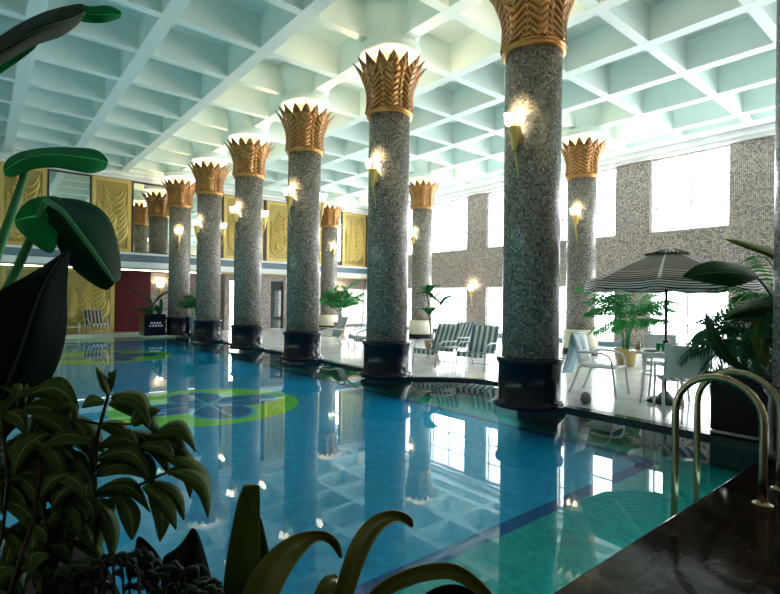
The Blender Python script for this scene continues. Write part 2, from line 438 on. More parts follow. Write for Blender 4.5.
b = MB(); b.box(-3, XR, YW-.30, YW+.02, ZC-.14, ZC-.02); b.box(-3, XR, YW-.14, YW+.02, ZC-.22, ZC-.14)
struct(b.build('trim_4', M['white']))
# right wall with two storeys of windows
WC = [5.68 + 3.154*n for n in range(-3, 6)]
HW = 1.05
LZ0, LZ1, UZ0, UZ1 = .12, 1.97, 3.52, 5.74
b = MB()
b.box(XR, XR+.35, -4, 23.2, -.3, LZ0); b.box(XR, XR+.35, -4, 23.2, LZ1, UZ0); b.box(XR, XR+.35, -4, 23.2, UZ1, 6.2)
prev = -4
for c in WC + [None]:
    e = c - HW if c is not None else 23.2
    if c is not None and c > 20.5: continue
    b.box(XR, XR+.35, prev, e, LZ0, LZ1); b.box(XR, XR+.35, prev, e, UZ0, UZ1)
    if c is not None: prev = c + HW
struct(b.build('wall_right', M['wall_mosaic']))
b = MB(); b.box(XR-.16, XR, -4, 21.2, -.01, .15); struct(b.build('baseboard_right', M['ledge_blue']))
wn = 0
for c in WC:
    if c > 20.5: continue
    for z0, z1, rows, cols in ((LZ0, LZ1, 2, (.5,)), (UZ0, UZ1, 3, (.47, .92))):
        wn += 1
        t = thing('window_%d' % wn, None, None, (XR+.12, c, z0)); struct(t)
        h = z1 - z0; m = MB()
        m.box(-.04, .06, -HW, -HW+.05, 0, h); m.box(-.04, .06, HW-.05, HW, 0, h)
        m.box(-.04, .06, -HW+.05, HW-.05, 0, .05); m.box(-.04, .06, -HW+.05, HW-.05, h-.05, h)
        for q in cols: m.box(-.02, .05, -HW+2*HW*q-.028, -HW+2*HW*q+.028, .05, h-.05)
        for q in range(1, rows): m.box(-.021, .045, -HW+.05, HW-.05, h*q/rows-.024, h*q/rows+.024)
        m.build('window_frame', M['white'], t)
        g = MB(); g.box(.01, .02, -HW+.02, HW-.02, .02, h-.02); g.build('glass_pane', M['glass'], t)
        L = bpy.data.lights.new('daylight_portal', 'AREA'); L.shape = 'RECTANGLE'; L.size = h; L.size_y = 2*HW
        L.cycles.is_portal = True
        lo = bpy.data.objects.new('daylight_portal', L); COL.objects.link(lo)
        lo.location = (XR+.30, c, (z0+z1)/2); lo.rotation_euler = (0, pi/2, 0)
# back wall, upper storey
b = MB(); b.box(-3, XR+.3, YW+.06, YW+.4, 2.45, 6.2); struct(b.build('wall_back', M['gold_paint']))
b = MB(); b.box(-3, XR, YW-.22, YW+.06, 2.72, 2.98); struct(b.build('trim_5', M['ledge_blue']))
b = MB(); b.box(-3, XR, YW-.26, YW+.06, 2.98, 3.06); b.box(-3, XR, YW-.20, 22.4, 2.50, 2.72); struct(b.build('trim_6', M['white']))
# lower storey of the back wall
def wallbox(name, mat, x0, x1, y0=22.2, z0=-.01, z1=2.46, y1=None):
    b = MB(); b.box(x0, x1, y0, y1 or y0+.3, z0, z1); return struct(b.build(name, mat))
wallbox('wall_back_lower', M['gold_paint'], -3, 4.16)
wallbox('wall_back_red', M['red'], 4.16, 5.46, 22.15)
b = MB()
b.box(5.46, 8.2, 22.2, 22.5, -.01, 2.46)
b.box(8.2, 8.4, 21.2, 22.5, -.01, 2.46); b.box(9.25, 10.35, 21.2, 21.5, -.01, 2.46); b.box(11.0, 14.30, 21.2, 21.5, -.01, 2.46)
b.box(8.4, 9.25, 21.2, 21.5, 2.2, 2.46); b.box(10.35, 11.0, 21.2, 21.5, 2.2, 2.46)
b.box(14.30, XR+.3, 21.2, 21.5, 1.95, 2.46); b.box(14.30, XR+.3, 21.2, 21.5, -.01, .1)
struct(b.build('wall_back_mosaic', M['wall_mosaic']))
b = MB(); b.box(8.86, 9.22, 21.1, 21.24, 0, 2.3); struct(b.build('trim_7', M['cream']))
for k_, (x0, x1, z0, z1) in enumerate(((8.4, 9.25, 0, 2.2), (10.35, 11.0, 0, 2.2), (14.3, XR+.05, .1, 1.95))):
    wn += 1
    t = thing('window_%d' % wn, None, None, (x0, 21.32, z0)); struct(t)
    m = MB(); W_, H_ = x1-x0, z1-z0
    fr = .05
    m.box(0, fr, -.05, .05, 0, H_); m.box(W_-fr, W_, -.05, .05, 0, H_); m.box(fr, W_-fr, -.05, .05, 0, fr); m.box(fr, W_-fr, -.05, .05, H_-fr, H_)
    for q in ((.62,) if k_ < 2 else (.36, .68)): m.box(fr, W_-fr, -.03, .03, H_*q-.012, H_*q+.012)
    if k_ == 2: m.box(W_*.35-.012, W_*.35+.012, -.031, .031, fr, H_-fr)
    m.build('window_frame', M['frame_dark'] if k_ < 2 else M['white'], t)
    g = MB(); g.box(.02, W_-.02, -.005, .005, .02, H_-.02); g.build('glass_pane', M['tint_glass'] if k_ == 1 else M['glass'], t)
# unseen enclosing walls behind and beside the camera
b = MB(); b.box(-3.3, XR+.3, -4.3, -4, -.3, 6.6); struct(b.build('wall_front', M['dark_wall']))
b = MB(); b.box(-3.3, -3, -4, 23.2, -.3, 6.6); struct(b.build('wall_left', M['dark_wall']))

for n_, x_ in ((8, 7.95), (9, 9.88), (10, 11.55), (11, 15.54)):
    b = MB(); b.box(x_-.045, x_+.045, YW-.03, YW+.06, 3.06, 5.80); struct(b.build('trim_%d' % n_, M['frame_dark']))
# mirrors and gold relief panels
def leaf_shape(m, p0, p1, bend, wd, dep, n=8):
    """a raised frond blade on a wall: local x right, z up, y towards the room is negative"""
    p0, p1 = Vector(p0), Vector(p1); dr = p1 - p0; nr = Vector((-dr.y, dr.x)).normalized()
    rows = []
    for i in range(n+1):
        t = i/n; c = p0 + dr*t + nr*bend*sin(pi*t)
        tg = dr + nr*bend*pi*cos(pi*t); tn = Vector((-tg.y, tg.x)).normalized()
        ww = wd*sin(pi*min(1, t*.93+.07))**.8
        l, r = c + tn*ww, c - tn*ww
        rows.append([Vector((l.x, 0.0, l.y)), Vector((c.x, -dep*(.3+.7*sin(pi*t)), c.y)), Vector((r.x, 0.0, r.y))])
    m.grid(rows, False)
def relief_panel(x0, x1, z0, z1, y, label, seed, group):
    rnd = random.Random(seed)
    W_, H_ = x1-x0, z1-z0
    t = thing('relief_panel', label, 'wall panel', ((x0+x1)/2, y, z0), 0, group)
    m = MB(); fw = .13
    m.box(-W_/2, -W_/2+fw, -.05, .02, 0, H_); m.box(W_/2-fw, W_/2, -.05, .02, 0, H_)
    m.box(-W_/2+fw, W_/2-fw, -.05, .02, 0, fw); m.box(-W_/2+fw, W_/2-fw, -.05, .02, H_-fw, H_)
    m.build('border', M['gold_paint'], t, bevel=.01)
    m = MB(); m.box(-W_/2+fw, W_/2-fw, -.012, .02, fw, H_-fw); m.build('field', M['gold_relief'], t)
    m = MB()
    iw = W_/2-fw-.06
    for (bx, hx, n_) in ((.35*iw, .15*iw, 9), (-.45*iw, -.55*iw, 8)):
        hh = (H_-2*fw)*(.95 if n_ == 9 else .72)
        for q in range(n_):
            f = (q+.6)/n_
            px = bx + (hx-bx)*f; pz = fw + .04 + hh*f*.8
            for sgn in (-1, 1):
                ln = .62*hh*(1-.5*f)*(.8+.4*rnd.random())*.62
                ex = max(-iw, min(iw, px + sgn*ln*.62)); ez = min(H_-fw-.05, pz + ln)
                leaf_shape(m, (px, pz), (ex, ez), -sgn*ln*.18, .06+.06*(1-f), .07)
        leaf_shape(m, (bx, fw+.03), (hx, fw+.03+hh*.9), .05, .03, .06)
    for v in range(len(m.v)): m.v[v] = (m.v[v][0], m.v[v][1]-.013, m.v[v][2])
    m.build('palm_relief', M['gold_paint'], t)
    return t
def mirror_panel(x0, x1, z0, z1, y, label):
    t = thing('wall_mirror', label, 'mirror', ((x0+x1)/2, y, z0), 0, 'tall mirrors along the balcony wall')
    W_, H_ = x1-x0, z1-z0; m = MB(); f = .045
    m.box(-W_/2, -W_/2+f, -.05, .02, 0, H_); m.box(W_/2-f, W_/2, -.05, .02, 0, H_)
    m.box(-W_/2+f, W_/2-f, -.05, .02, 0, f); m.box(-W_/2+f, W_/2-f, -.05, .02, H_-f, H_)
    m.build('frame', M['frame_dark'], t)
    m = MB(); m.box(-W_/2+f, W_/2-f, -.012, .02, f, H_-f); m.build('mirror_glass', M['mirror'], t)
PZ0, PZ1 = 3.07, 5.78
g1 = 'gold relief panels along the balcony wall'
relief_panel(-.85, .44, PZ0, PZ1, YW+.03, 'gold relief panel behind the big banana leaves, first of the upper row', 11, g1)
relief_panel(.48, 1.78, PZ0, PZ1, YW+.03, 'gold relief panel framed between two banana leaf stalks on upper wall', 1, g1)
mirror_panel(1.80, 3.11, PZ0, PZ1, YW+.03, 'tall mirror above the drooping banana leaf, between two gold panels')
relief_panel(3.13, 4.43, PZ0, PZ1, YW+.03, 'gold palm relief panel on upper wall beyond banana leaf tip, over the red wall', 2, g1)
mirror_panel(4.46, 6.95, PZ0, PZ1, YW+.03, 'wide mirror reflecting gilt capitals behind the farthest pool-edge column')
relief_panel(6.98, 7.90, PZ0, PZ1, YW+.03, 'narrow gold relief panel hidden behind the fifth pool-edge column', 3, g1)
relief_panel(8.00, 9.80, PZ0, PZ1, YW+.03, 'gold relief panel on upper wall between the fourth and fifth columns', 4, g1)
relief_panel(9.96, 11.5, PZ0, PZ1, YW+.03, 'gold palm relief panel on upper wall between the third and fourth columns', 5, g1)
relief_panel(11.6, 13.0, PZ0, PZ1, YW+.03, 'gold relief panel on upper wall behind the third column', 6, g1)
mirror_panel(13.05, 14.03, PZ0, PZ1, YW+.03, 'narrow mirror beside the capital of the farthest deck column')
relief_panel(14.06, 15.50, PZ0, PZ1, YW+.03, 'gold relief panel at the wall corner above the bright lower window', 7, g1)
g2 = 'gold relief panels under the balcony'
relief_panel(2.42, 4.12, .16, 2.44, 22.17, 'gold leaf relief panel under the balcony beside the red wall', 8, g2)
relief_panel(.6, 2.38, .16, 2.44, 22.17, 'gold relief panel under the balcony behind the banana plant', 9, g2)

# ---------------------------------------------------------------- columns
ZRING = 4.76
def leaf_crown(n, z0, h, r0, rf, tip, off, lift):
    m = MB()
    for q in range(n):
        a0 = 2*pi*(q+off)/n; rows = []
        NT_, NS = 14, 8
        for i in range(NT_+1):
            t = i/NT_
            r = r0 - .02*sin(pi*min(1, t*1.6)) + (rf-r0)*max(0, t-.25)**2.2/.75**2.2 + lift
            hwA = pi/n*(.80+.10*t) if t < .66 else pi/n*.866*max(0.02, (1-(t-.66)/.34))**.8
            row = []
            for k in range(NS+1):
                s_ = -1 + 2*k/NS
                rr = r + .045*(1-abs(s_)**1.5) + (.03*abs(s_)*(t > .62)*(t-.62))
                a = a0 + s_*hwA
                row.append(Vector((rr*cos(a), rr*sin(a), z0 + h*t - .03*h*abs(s_)*t)))
            rows.append(row)
        m.grid(rows)
    return m
def make_column(label, deck=False):
    t = thing('column', label, 'column', (0,0,0))
    if not deck:
        MB().lathe([(.475,0), (.475,.05), (.445,.08), (.42,.11), (.42,.56), (.45,.60), (.45,.64), (.40,.66)], 40).build('plinth', M['black'], t)
    else:
        p = MB().lathe([(.45,.17), (.45,.62), (.43,.66), (.38,.67)], 40).build('plinth', M['cream'], t)
        MB().lathe([(.47,-.005), (.47,.15), (.45,.17)], 40).build('plinth_foot', M['black'], t)
    MB().lathe([(.375,.64), (.375,ZRING+.03)], 48).build('shaft', M['mosaic'], t)
    m = MB()
    prof = [(.38,ZRING-.05), (.41,ZRING-.045), (.42,ZRING-.03), (.408,ZRING-.015), (.408,ZRING-.005), (.425,ZRING+.01), (.425,ZRING+.03), (.41,ZRING+.045), (.38, ZRING+.05)]
    m.lathe(prof, 48).build('collar', M['gold'], t)
    c = leaf_crown(8, ZRING+.03, .91, .40, .64, 1, 0, 0).build('capital', M['gold_leaf'], t, solid=.012)
    leaf_crown(8, ZRING+.035, .91, .385, .62, 1, .5, -.012).build('inner_leaves', M['gold_leaf'], c, solid=.012)
    MB().lathe([(.33,ZRING), (.30,ZRING+.5), (.30,5.80)], 32).build('neck', M['lamp_neck'], t)
    MB().lathe([(.30,5.79), (.47,5.79), (.55,5.82), (.56,5.85), (.56,5.98), (.50,6.0), (.50,6.06), (.56,6.30), (.66,6.605)], 40).build('lamp_drum', M['ceiling'], t)
    for q in range(4):
        a = pi/4 + q*pi/2
        L = bpy.data.lights.new('cove_lamp', 'POINT'); L.energy = COVE_W/4; L.color = (1, .78, .50); L.shadow_soft_size = .05
        lo = bpy.data.objects.new('cove_lamp', L); COL.objects.link(lo); lo.parent = t; lo.location = (.42*cos(a), .42*sin(a), ZRING+.80)
    return t
lab = {
 0: 'mosaic column only partly in view beside the black palm planter',
 1: 'largest grey mosaic column on black plinth, standing at the pool edge nearest the patio table',
 2: 'second pool-edge mosaic column from the patio table, before the striped deck chairs',
 3: 'third pool-edge mosaic column from the patio table, black plinth, gilt leaf capital',
 4: 'fourth pool-edge mosaic column from the patio table, black plinth, gilt leaf capital',
 5: 'fifth pool-edge mosaic column from the patio table, beside the small green potted shrub',
 6: 'farthest pool-edge mosaic column, touching the black planter box with white lettering'}
c0 = make_column(lab[1]); c0.location = (CX, CY(1), 0); c0['group'] = 'mosaic columns along the pool edge'
for k in (0, 2, 3, 4, 5, 6): dup(c0, (CX, CY(k), 0), .1*k, lab[k])
d0 = make_column('mosaic column on cream and black plinth beside the striped parasol', True)
d0.location = (DX, DY(1), 0); d0['group'] = 'mosaic columns on the deck'
dup(d0, (DX, DY(2), 0), .07, 'mosaic deck column on cream plinth half hidden behind the second pool-edge column')
dup(d0, (DX, DY(3), 0), .05, 'farthest mosaic deck column on cream plinth, beside the terracotta potted palm')

# wall sconces
def make_sconce(label):
    t = thing('wall_sconce', label, 'wall lamp', (0,0,0))
    m = MB(); m.lathe([(.012,-.34), (.03,-.30), (.05,-.16), (.085,-.02), (.06,0), (.01,.01)], 12, (.10,0,0)); m.box(0, .07, -.05, .05, -.22, -.04)
    br = m.build('bracket', M['gold_bright'], t)
    MB().tube([(.10,0,-.32), (.09,.01,-.42), (.06,.02,-.52), (.02,.01,-.62), (.012,0,-.68)], [.016,.014,.012,.010,.006], 8).build('tail', M['gold_bright'], br)
    for dy in (-.085, .085):
        MB().lathe([(.012,-.01), (.04,.02), (.055,.07), (.05,.11), (.066,.15)], 14, (.12, dy, .02)).build('tulip_shade', M['glow'], t)
    L = bpy.data.lights.new('sconce_bulb', 'SPOT'); L.energy = SCONCE_W; L.color = (1, .80, .45); L.shadow_soft_size = .05; L.spot_size = radians(165); L.spot_blend = .8
    lo = bpy.data.objects.new('sconce_bulb', L); COL.objects.link(lo); lo.parent = t; lo.location = (.19, 0, .20); lo.rotation_euler = (0, pi/2, 0)
    return t
s0 = make_sconce('lit gold tulip sconce on the pool side of the largest mosaic column')
names = {2: 'second', 3: 'third', 4: 'fourth', 5: 'fifth', 6: 'farthest'}
GS = 'gold tulip sconces on the columns'
s0['group'] = GS
s0.location = (CX-.37*cos(.12), CY(1)-.37*sin(.12), 3.66); s0.rotation_euler = (0,0,pi+.12)
for k in range(2, 7):
    a = pi + .25 if k < 6 else pi*1.38
    dup(s0, (CX+.37*cos(a), CY(k)+.37*sin(a), 3.70), a, 'lit gold tulip sconce on the pool side of the %s pool-edge column' % names[k])
for k in range(3, 6):
    dup(s0, (CX+.37, CY(k), 3.70), 0, 'lit gold tulip sconce on the deck side of the %s pool-edge column' % names[k])
for k, l, a in ((1, 'lit gold tulip sconce on the deck column beside the parasol', pi+.2), (2, 'lit gold tulip sconce on the deck column behind the second pool-edge column', pi), (3, 'lit gold tulip sconce on the farthest deck column above the potted palm', pi*1.45)):
    dup(s0, (DX+.37*cos(a), DY(k)+.37*sin(a), 3.70), a, l)
GW = 'gold tulip sconces on the lower walls'
dup(s0, (5.82, 22.2, 1.80), -pi/2, 'lit gold sconce on the mosaic wall beside the red wall', GW)
dup(s0, (XR, 13.72, 1.80), pi, 'lit gold sconce on the mosaic pier between the lower windows', GW)
dup(s0, (14.15, 21.2, 1.75), -pi/2, 'lit gold sconce on the wall above the terracotta potted palm', GW)

# ---------------------------------------------------------------- pool rails
def rail(x, label):
    t = thing('pool_handrail', label, 'handrail', (x, 1.03, 0), 0, 'pair of pool handrails')
    R_ = .285; pts = [(0, 0, -.004), (0, 0, .2), (0, 0, .40), (0, 0, .57)]
    pts += [(0, R_-R_*cos(a), .57+R_*sin(a)) for a in [pi*q/14 for q in range(1, 14)]]
    pts += [(0, 2*R_, .57), (0, 2*R_, .3), (0, 2*R_, 0), (0, 2*R_, -.335)]
    MB().tube(pts, .026, 14).build('rail_tube', M['brass'], t)
    MB().lathe([(.062,.0), (.062,.012), (.04,.022), (.028,.03)], 24).build('floor_flange', M['brass'], t)
rail(4.24, 'brass pool handrail nearer the camera, curving from dark deck into water')
rail(4.69, 'brass pool handrail nearer the palm planter, curving from dark deck into water')

# ---------------------------------------------------------------- furniture
def xf(m, loc, rz):
    Mx = Matrix.Translation(loc) @ Matrix.Rotation(rz, 4, 'Z'); m.v = [tuple(Mx @ Vector(p)) for p in m.v]; return m
def sheet(m, prof, y0, y1, n=4):
    m.grid([[Vector((x, y0+(y1-y0)*k/n, z)) for k in range(n+1)] for x, z in prof])
    return m
def make_patio(label):
    t = thing('patio_chair', label, 'chair', (0,0,0), 0, 'white patio chairs around the table')
    sheet(MB(), [(.26,.42), (.1,.415), (-.1,.41), (-.22,.43)], -.235, .235).build('seat', M['stripe_sling'], t, solid=.012)
    sheet(MB(), [(-.235,.47), (-.27,.6), (-.31,.75), (-.345,.88)], -.235, .235).build('backrest', M['sling'], t, solid=.012)
    m = MB()
    for s in (-1, 1): m.tube([(.27,.25*s,.42), (0,.25*s,.41), (-.2,.25*s,.42), (-.25,.25*s,.52), (-.35,.25*s,.90)], .012)
    m.tube([(-.35,-.25,.90), (-.36,0,.905), (-.35,.25,.90)], .012); m.tube([(.27,-.25,.42), (.27,.25,.42)], .012)
    m.build('frame', M['chair_white'], t)
    for s in (-1, 1):
        MB().tube([(.33,.27*s,0), (.30,.27*s,.2), (.27,.27*s,.42), (.26,.275*s,.52)], .018).build('leg', M['chair_white'], t)
        MB().tube([(-.38,.27*s,0), (-.30,.265*s,.2), (-.22,.26*s,.42)], .018).build('leg', M['chair_white'], t)
        MB().tube([(.26,.275*s,.52), (.22,.28*s,.60), (.12,.285*s,.635), (-.1,.28*s,.64), (-.27,.265*s,.62)], .018).build('armrest', M['chair_white'], t)
    return t
TX, TY = 7.52, 2.98
pa = make_patio('white patio chair with a pale blue towel over its back, beside the parasol table')
pa.location = (7.46, 3.90, 0); pa.rotation_euler = (0,0,-pi/2+.12)
dup(pa, (8.55, 3.45, 0), pi+.45, 'white patio chair behind the parasol table, farthest from the pool')
dup(pa, (7.0, 2.57, 0), .55, 'white patio chair beside the black palm planter, tucked to the table')
# towel over the first chair
m = MB(); prof = [(-.27,.66), (-.31,.80), (-.352,.928), (-.385,.90), (-.40,.75), (-.41,.55), (-.44,.40), (-.46,.27)]
rows = []
for i, (x, z) in enumerate(prof):
    rows.append([Vector((x+.018*sin(k*1.9+i*.6) - .004*k, -.27+.46*k/6 - .02*(i > 4)*(i-4), z + .012*sin(k*1.3))) for k in range(7)])
xf(m.grid(rows), (7.46, 3.90, 0), -pi/2+.12)
tag(m.build('towel', M['towel'], solid=.014, sub=1), 'pale blue towel hanging over the back of a white patio chair', 'towel')
# table
t = thing('patio_table', 'round pale patio table under the striped parasol', 'table', (TX, TY, 0))
MB().lathe([(.03,.69), (.45,.69), (.47,.70), (.47,.715), (.45,.725), (.03,.725)], 40).build('table_top', M['table_top'], t)
for q in range(4):
    a = pi/4 + q*pi/2 + .2
    MB().tube([(.37*cos(a), .37*sin(a), 0), (.32*cos(a), .32*sin(a), .40), (.30*cos(a), .30*sin(a), .695)], .018).build('leg', M['chair_white'], t)
MB().tube([(.32*cos(a), .32*sin(a), .40) for a in [2*pi*q/20 for q in range(21)]], .010).build('ring_brace', M['chair_white'], t)
# parasol
t = thing('parasol', 'black and white striped parasol standing through the patio table', 'parasol', (TX, TY, 0))
MB().lathe([(.24,-.002), (.24,.05), (.10,.08), (.04,.16), (.03,.16)], 24).build('base', M['dark_metal'], t)
MB().tube([(0,0,.05), (0,0,1.0), (0,0,2.10)], .020, 12).build('pole', M['dark_metal'], t)
MB().lathe([(.02,.80), (.04,.81), (.04,.87), (.02,.88)], 16).build('clamp', M['dark_metal'], t)
NR = 8; CR = 1.08; rows = []
for i in range(9):
    f = i/8; row = []
    for k in range(NR*4+1):
        a = 2*pi*k/(NR*4) + .3; sc = (k % 4)/4; sag = 1 - .055*sin(pi*sc)
        r = .06 + (CR-.06)*f
        row.append(Vector((r*sag*cos(a), r*sag*sin(a), 2.13 - .42*f**1.25 - .03*f*sin(pi*sc))))
    rows.append(row)
can = MB().grid(rows).build('canopy', M['canopy'], t, solid=.004)
top = rows[-1]; vr = []
for i in range(4): vr.append([p + Vector((p.x*.01*i, p.y*.01*i, -.040*i - (.018*abs(sin(pi*k/2.0)) if i == 3 else 0))) for k, p in enumerate(top)])
MB().grid(vr).build('valance', M['valance'], can, solid=.004)
vr = []
for i in range(3): vr.append([Vector(((.04+.115*i+.015*(k % 2))*cos(2*pi*k/64), (.04+.115*i+.015*(k % 2))*sin(2*pi*k/64), 2.185-.035*i-.012*(k % 2)*i)) for k in range(65)])
MB().grid(vr, False).build('vent', M['vent'], can, solid=.004)
for q in range(NR):
    a = 2*pi*q/NR + .3
    MB().tube([(.05*cos(a), .05*sin(a), 2.10), (.6*cos(a), .6*sin(a), 1.91), (1.04*cos(a), 1.04*sin(a), 1.69)], .008, 6).build('rib', M['chair_white'], t)
# things on the table
def glass_of(loc, mat, label, h=.11, r=.034):
    t = thing('drinking_glass', label, 'glass', loc)
    MB().lathe([(r*.8,0), (r,h), (r-.003,h), (r*.78,.006), (0,.006)], 20).build('tumbler', M['cup_glass'], t)
    MB().lathe([(r*.76,.008), (r*.93,h*.8), (0,h*.8)], 20).build('drink', mat, t)
glass_of((TX-.24, TY+.28, .726), M['juice'], 'glass of orange juice on the patio table beside the dark plate', .12, .04)
glass_of((TX-.12, TY-.10, .726), M['red_drink'], 'glass of red drink on the patio table by the parasol pole', .13, .034)
pl = MB().lathe([(.0,.004), (.08,.004), (.11,.02), (.115,.018), (.08,0), (0,0)], 24); xf(pl, (TX-.22, TY+.10, .726), 0)
tag(pl.build('plate', M['tray']), 'dark plate on the patio table', 'plate')
for q, (dx, dy) in enumerate(((.05, .13), (.07, .07))):
    m = MB().lathe([(.024,0), (.033,.10), (.030,.10), (.022,.006), (0,.006)], 16); xf(m, (TX+dx-.1, TY+dy-.05, .726), 0)
    tag(m.build('cup', M['green_cup']), ('green cup on the patio table, the one farther from the pole', 'green cup on the patio table, the one touching the pole side')[q], 'cup', 'green cups on the patio table')
# deck chairs
def make_deck_chair(label, sling):
    t = thing('deck_chair', label, 'chair', (0,0,0), 0, 'striped deck chairs on the pool terrace')
    sheet(MB(), [(.40,.36), (.2,.34), (0,.31), (-.22,.29)], -.28, .28).build('seat', sling, t, solid=.012)
    sheet(MB(), [(-.23,.30), (-.33,.50), (-.44,.72), (-.50,.86)], -.28, .28).build('backrest', sling, t, solid=.012)
    sheet(MB(), [(.41,.37), (.425,.32), (.42,.27)], -.27, .27, 14).build('fringe', M['stripe_sling'], t, solid=.008)
    m = MB()
    for s in (-1, 1): m.tube([(.41,.295*s,.37), (0,.295*s,.315), (-.23,.295*s,.29), (-.36,.295*s,.55), (-.51,.295*s,.875)], .013)
    m.tube([(-.51,-.295,.875), (-.51,.295,.875)], .013); m.tube([(.41,-.295,.37), (.41,.295,.37)], .013); m.tube([(-.3,-.3,.06), (-.3,.3,.06)], .010)
    m.build('frame', M['chair_frame'], t)
    for s in (-1, 1):
        MB().tube([(.42,.30*s,0), (.39,.30*s,.2), (.36,.30*s,.36), (.30,.31*s,.50)], .013).build('leg', M['chair_frame'], t)
        MB().tube([(-.56,.30*s,0), (-.40,.30*s,.26), (-.24,.30*s,.50)], .013).build('leg', M['chair_frame'], t)
        MB().tube([(.30,.31*s,.50), (.10,.315*s,.54), (-.22,.31*s,.52), (-.34,.30*s,.52)], .015).build('armrest', M['chair_white'], t)
    return t
dc = make_deck_chair('striped deck chair close behind the second pool-edge column, small table beside it', M['stripe_sling'])
dc.location = (7.65, 7.72, 0); dc.rotation_euler = (0,0,pi+.15)
dup(dc, (8.0, 6.85, 0), pi+.35, 'striped deck chair seen between the two largest columns, nearest the largest')
dup(dc, (8.75, 8.35, 0), pi-.1, 'striped deck chair half hidden behind another, by the tall potted plant')
dup(dc, (8.6, 11.55, 0), pi-.25, 'striped deck chair with high back beyond the second column, nearer the terracotta palm')
dup(dc, (7.95, 12.5, 0), pi-.2, 'striped deck chair peeking out behind the third column plinth')
dup(dc, (8.25, 10.75, 0), pi-.15, 'striped deck chair showing its low seat beside the second column plinth')
t = thing('side_table', 'small white side table between two striped deck chairs', 'table', (7.75, 7.3, 0))
m = MB(); m.box(-.2, .2, -.2, .2, .40, .425); m.build('table_top', M['sling'], t, bevel=.006)
for sx in (-1, 1):
    for sy in (-1, 1): MB().tube([(.19*sx,.19*sy,0), (.16*sx,.16*sy,.40)], .010).build('leg', M['chair_white'], t)
m = MB(); m.tube([(-.18,-.18,.1), (.18,-.18,.1)], .008); m.tube([(-.18,.18,.1), (.18,.18,.1)], .008); m.build('stretcher', M['chair_white'], t)
dk = make_deck_chair('brown striped deck chair against the gold relief panel under the balcony', M['stripe_brown'])
dk['group'] = 'deck chairs beyond the far end of the pool'
dk.location = (3.42, 21.55, 0); dk.rotation_euler = (0,0,-pi/2+.1)
for ch in dk.children:
    if ch.name.startswith(('frame', 'leg')): ch.data.materials[0] = M['chair_white']
t = thing('lounger', 'low white lounger flat on the far pool deck before the gold panel', 'lounger', (2.40, 21.5, 0), -.05)
m = MB()
for s in (-1, 1): m.tube([(-.5,.27*s,.26), (.5,.27*s,.26)], .014)
m.build('frame', M['chair_white'], t)
sheet(MB(), [(-.48,.27), (0,.26), (.48,.27)], -.26, .26).build('sling', M['stripe_brown'], t, solid=.012)
for sx in (-1, 1):
    for sy in (-1, 1): MB().tube([(.46*sx,.27*sy,0), (.46*sx,.27*sy,.40 if sx > 0 else .30)], .016).build('leg', M['chair_white'], t)
m = MB(); m.lathe([(0,0), (.09,.0), (.12,.05), (.10,.11), (.05,.15), (0,.16)], 10); m.v = [(x*1.1+.03*z, y*.7, z*(1+.9*x)) for x, y, z in m.v]
xf(m, (6.52, 3.62, -.004), .5)
tag(m.build('cloth_bundle', M['grey_cloth'], sub=1), 'small grey bundle lying on the pool edge beside the largest column plinth', 'cloth')

# ---------------------------------------------------------------- potted plants
def frond(m, base, az, length, lift, droop, leaf=.22, n=16, width=.018, rnd=random):
    """feather frond: a curved midrib with paired leaflets"""
    pts = []; p = Vector(base); el = lift
    st = length/n
    for i in range(n+1):
        pts.append(p.copy()); el -= droop/n
        p = p + Vector((cos(az)*cos(el), sin(az)*cos(el), sin(el)))*st
    m.tube(pts, [.009*(1-.8*i/n)+.002 for i in range(n+1)], 5)
    side = Vector((-sin(az), cos(az), 0))
    for i in range(int(n*.25), n+1):
        tg = (pts[min(n, i+1)] - pts[i-1]).normalized()
        f = (i/n - .25)/.75; L_ = leaf*(.45+.9*sin(pi*min(1, f*.85+.12)))*(.85+.3*rnd.random())
        for s in (-1, 1):
            d = (side*s*.85 + tg*.65 - UP*.22).normalized()
            a = pts[i]; mid = a + d*L_*.5 - UP*.01; e = a + d*L_ - UP*L_*.28
            nn = tg.cross(d).normalized(); wv = d.cross(nn).normalized()*width
            m.add([a, mid+wv, e, mid-wv], [(0,1,2,3)], True, [[(0,0), (.5,.2), (1,1), (.5,.8)]])
def palm(loc, label, pot, fr, mat, seed, stems=3, stem_h=.4, pot_h=.35, pot_r=.2, leaf=.22, length=.9, name='potted_palm', lift=(.75, 1.35), droop=(.9, 1.6), width=.018):
    rnd = random.Random(seed)
    t = thing(name, label, 'plant', loc)
    if pot:
        MB().lathe([(pot_r*.72,0), (pot_r*.95,pot_h*.6), (pot_r,pot_h*.92), (pot_r*1.06,pot_h*.93), (pot_r*1.06,pot_h), (pot_r*.92,pot_h), (pot_r*.88,pot_h*.88), (0,pot_h*.88)], 24).build('pot', pot, t)
    z0 = pot_h*.86 if pot else 0
    m = MB()
    tips = []
    for q in range(stems):
        a = 2*pi*q/stems + rnd.random(); h = stem_h*(.6+.7*rnd.random())
        bx, by = .04*cos(a), .04*sin(a); tx, ty = (.04+.10*h)*cos(a)*1.3, (.04+.10*h)*sin(a)*1.3
        m.tube([(bx, by, z0-.03), ((bx+tx)/2, (by+ty)/2, z0+h*.5), (tx, ty, z0+h)], [.016, .013, .010], 6); tips.append((tx, ty, z0+h))
    m.build('stems', M['stem'], t)
    for q in range(fr):
        f = MB(); b_ = tips[q % stems]
        frond(f, b_, 2*pi*q/fr*1.0 + rnd.random()*.7, length*(.7+.5*rnd.random()), rnd.uniform(*lift), rnd.uniform(*droop), leaf, 14, width, rnd)
        f.build('frond', mat, t)
    return t
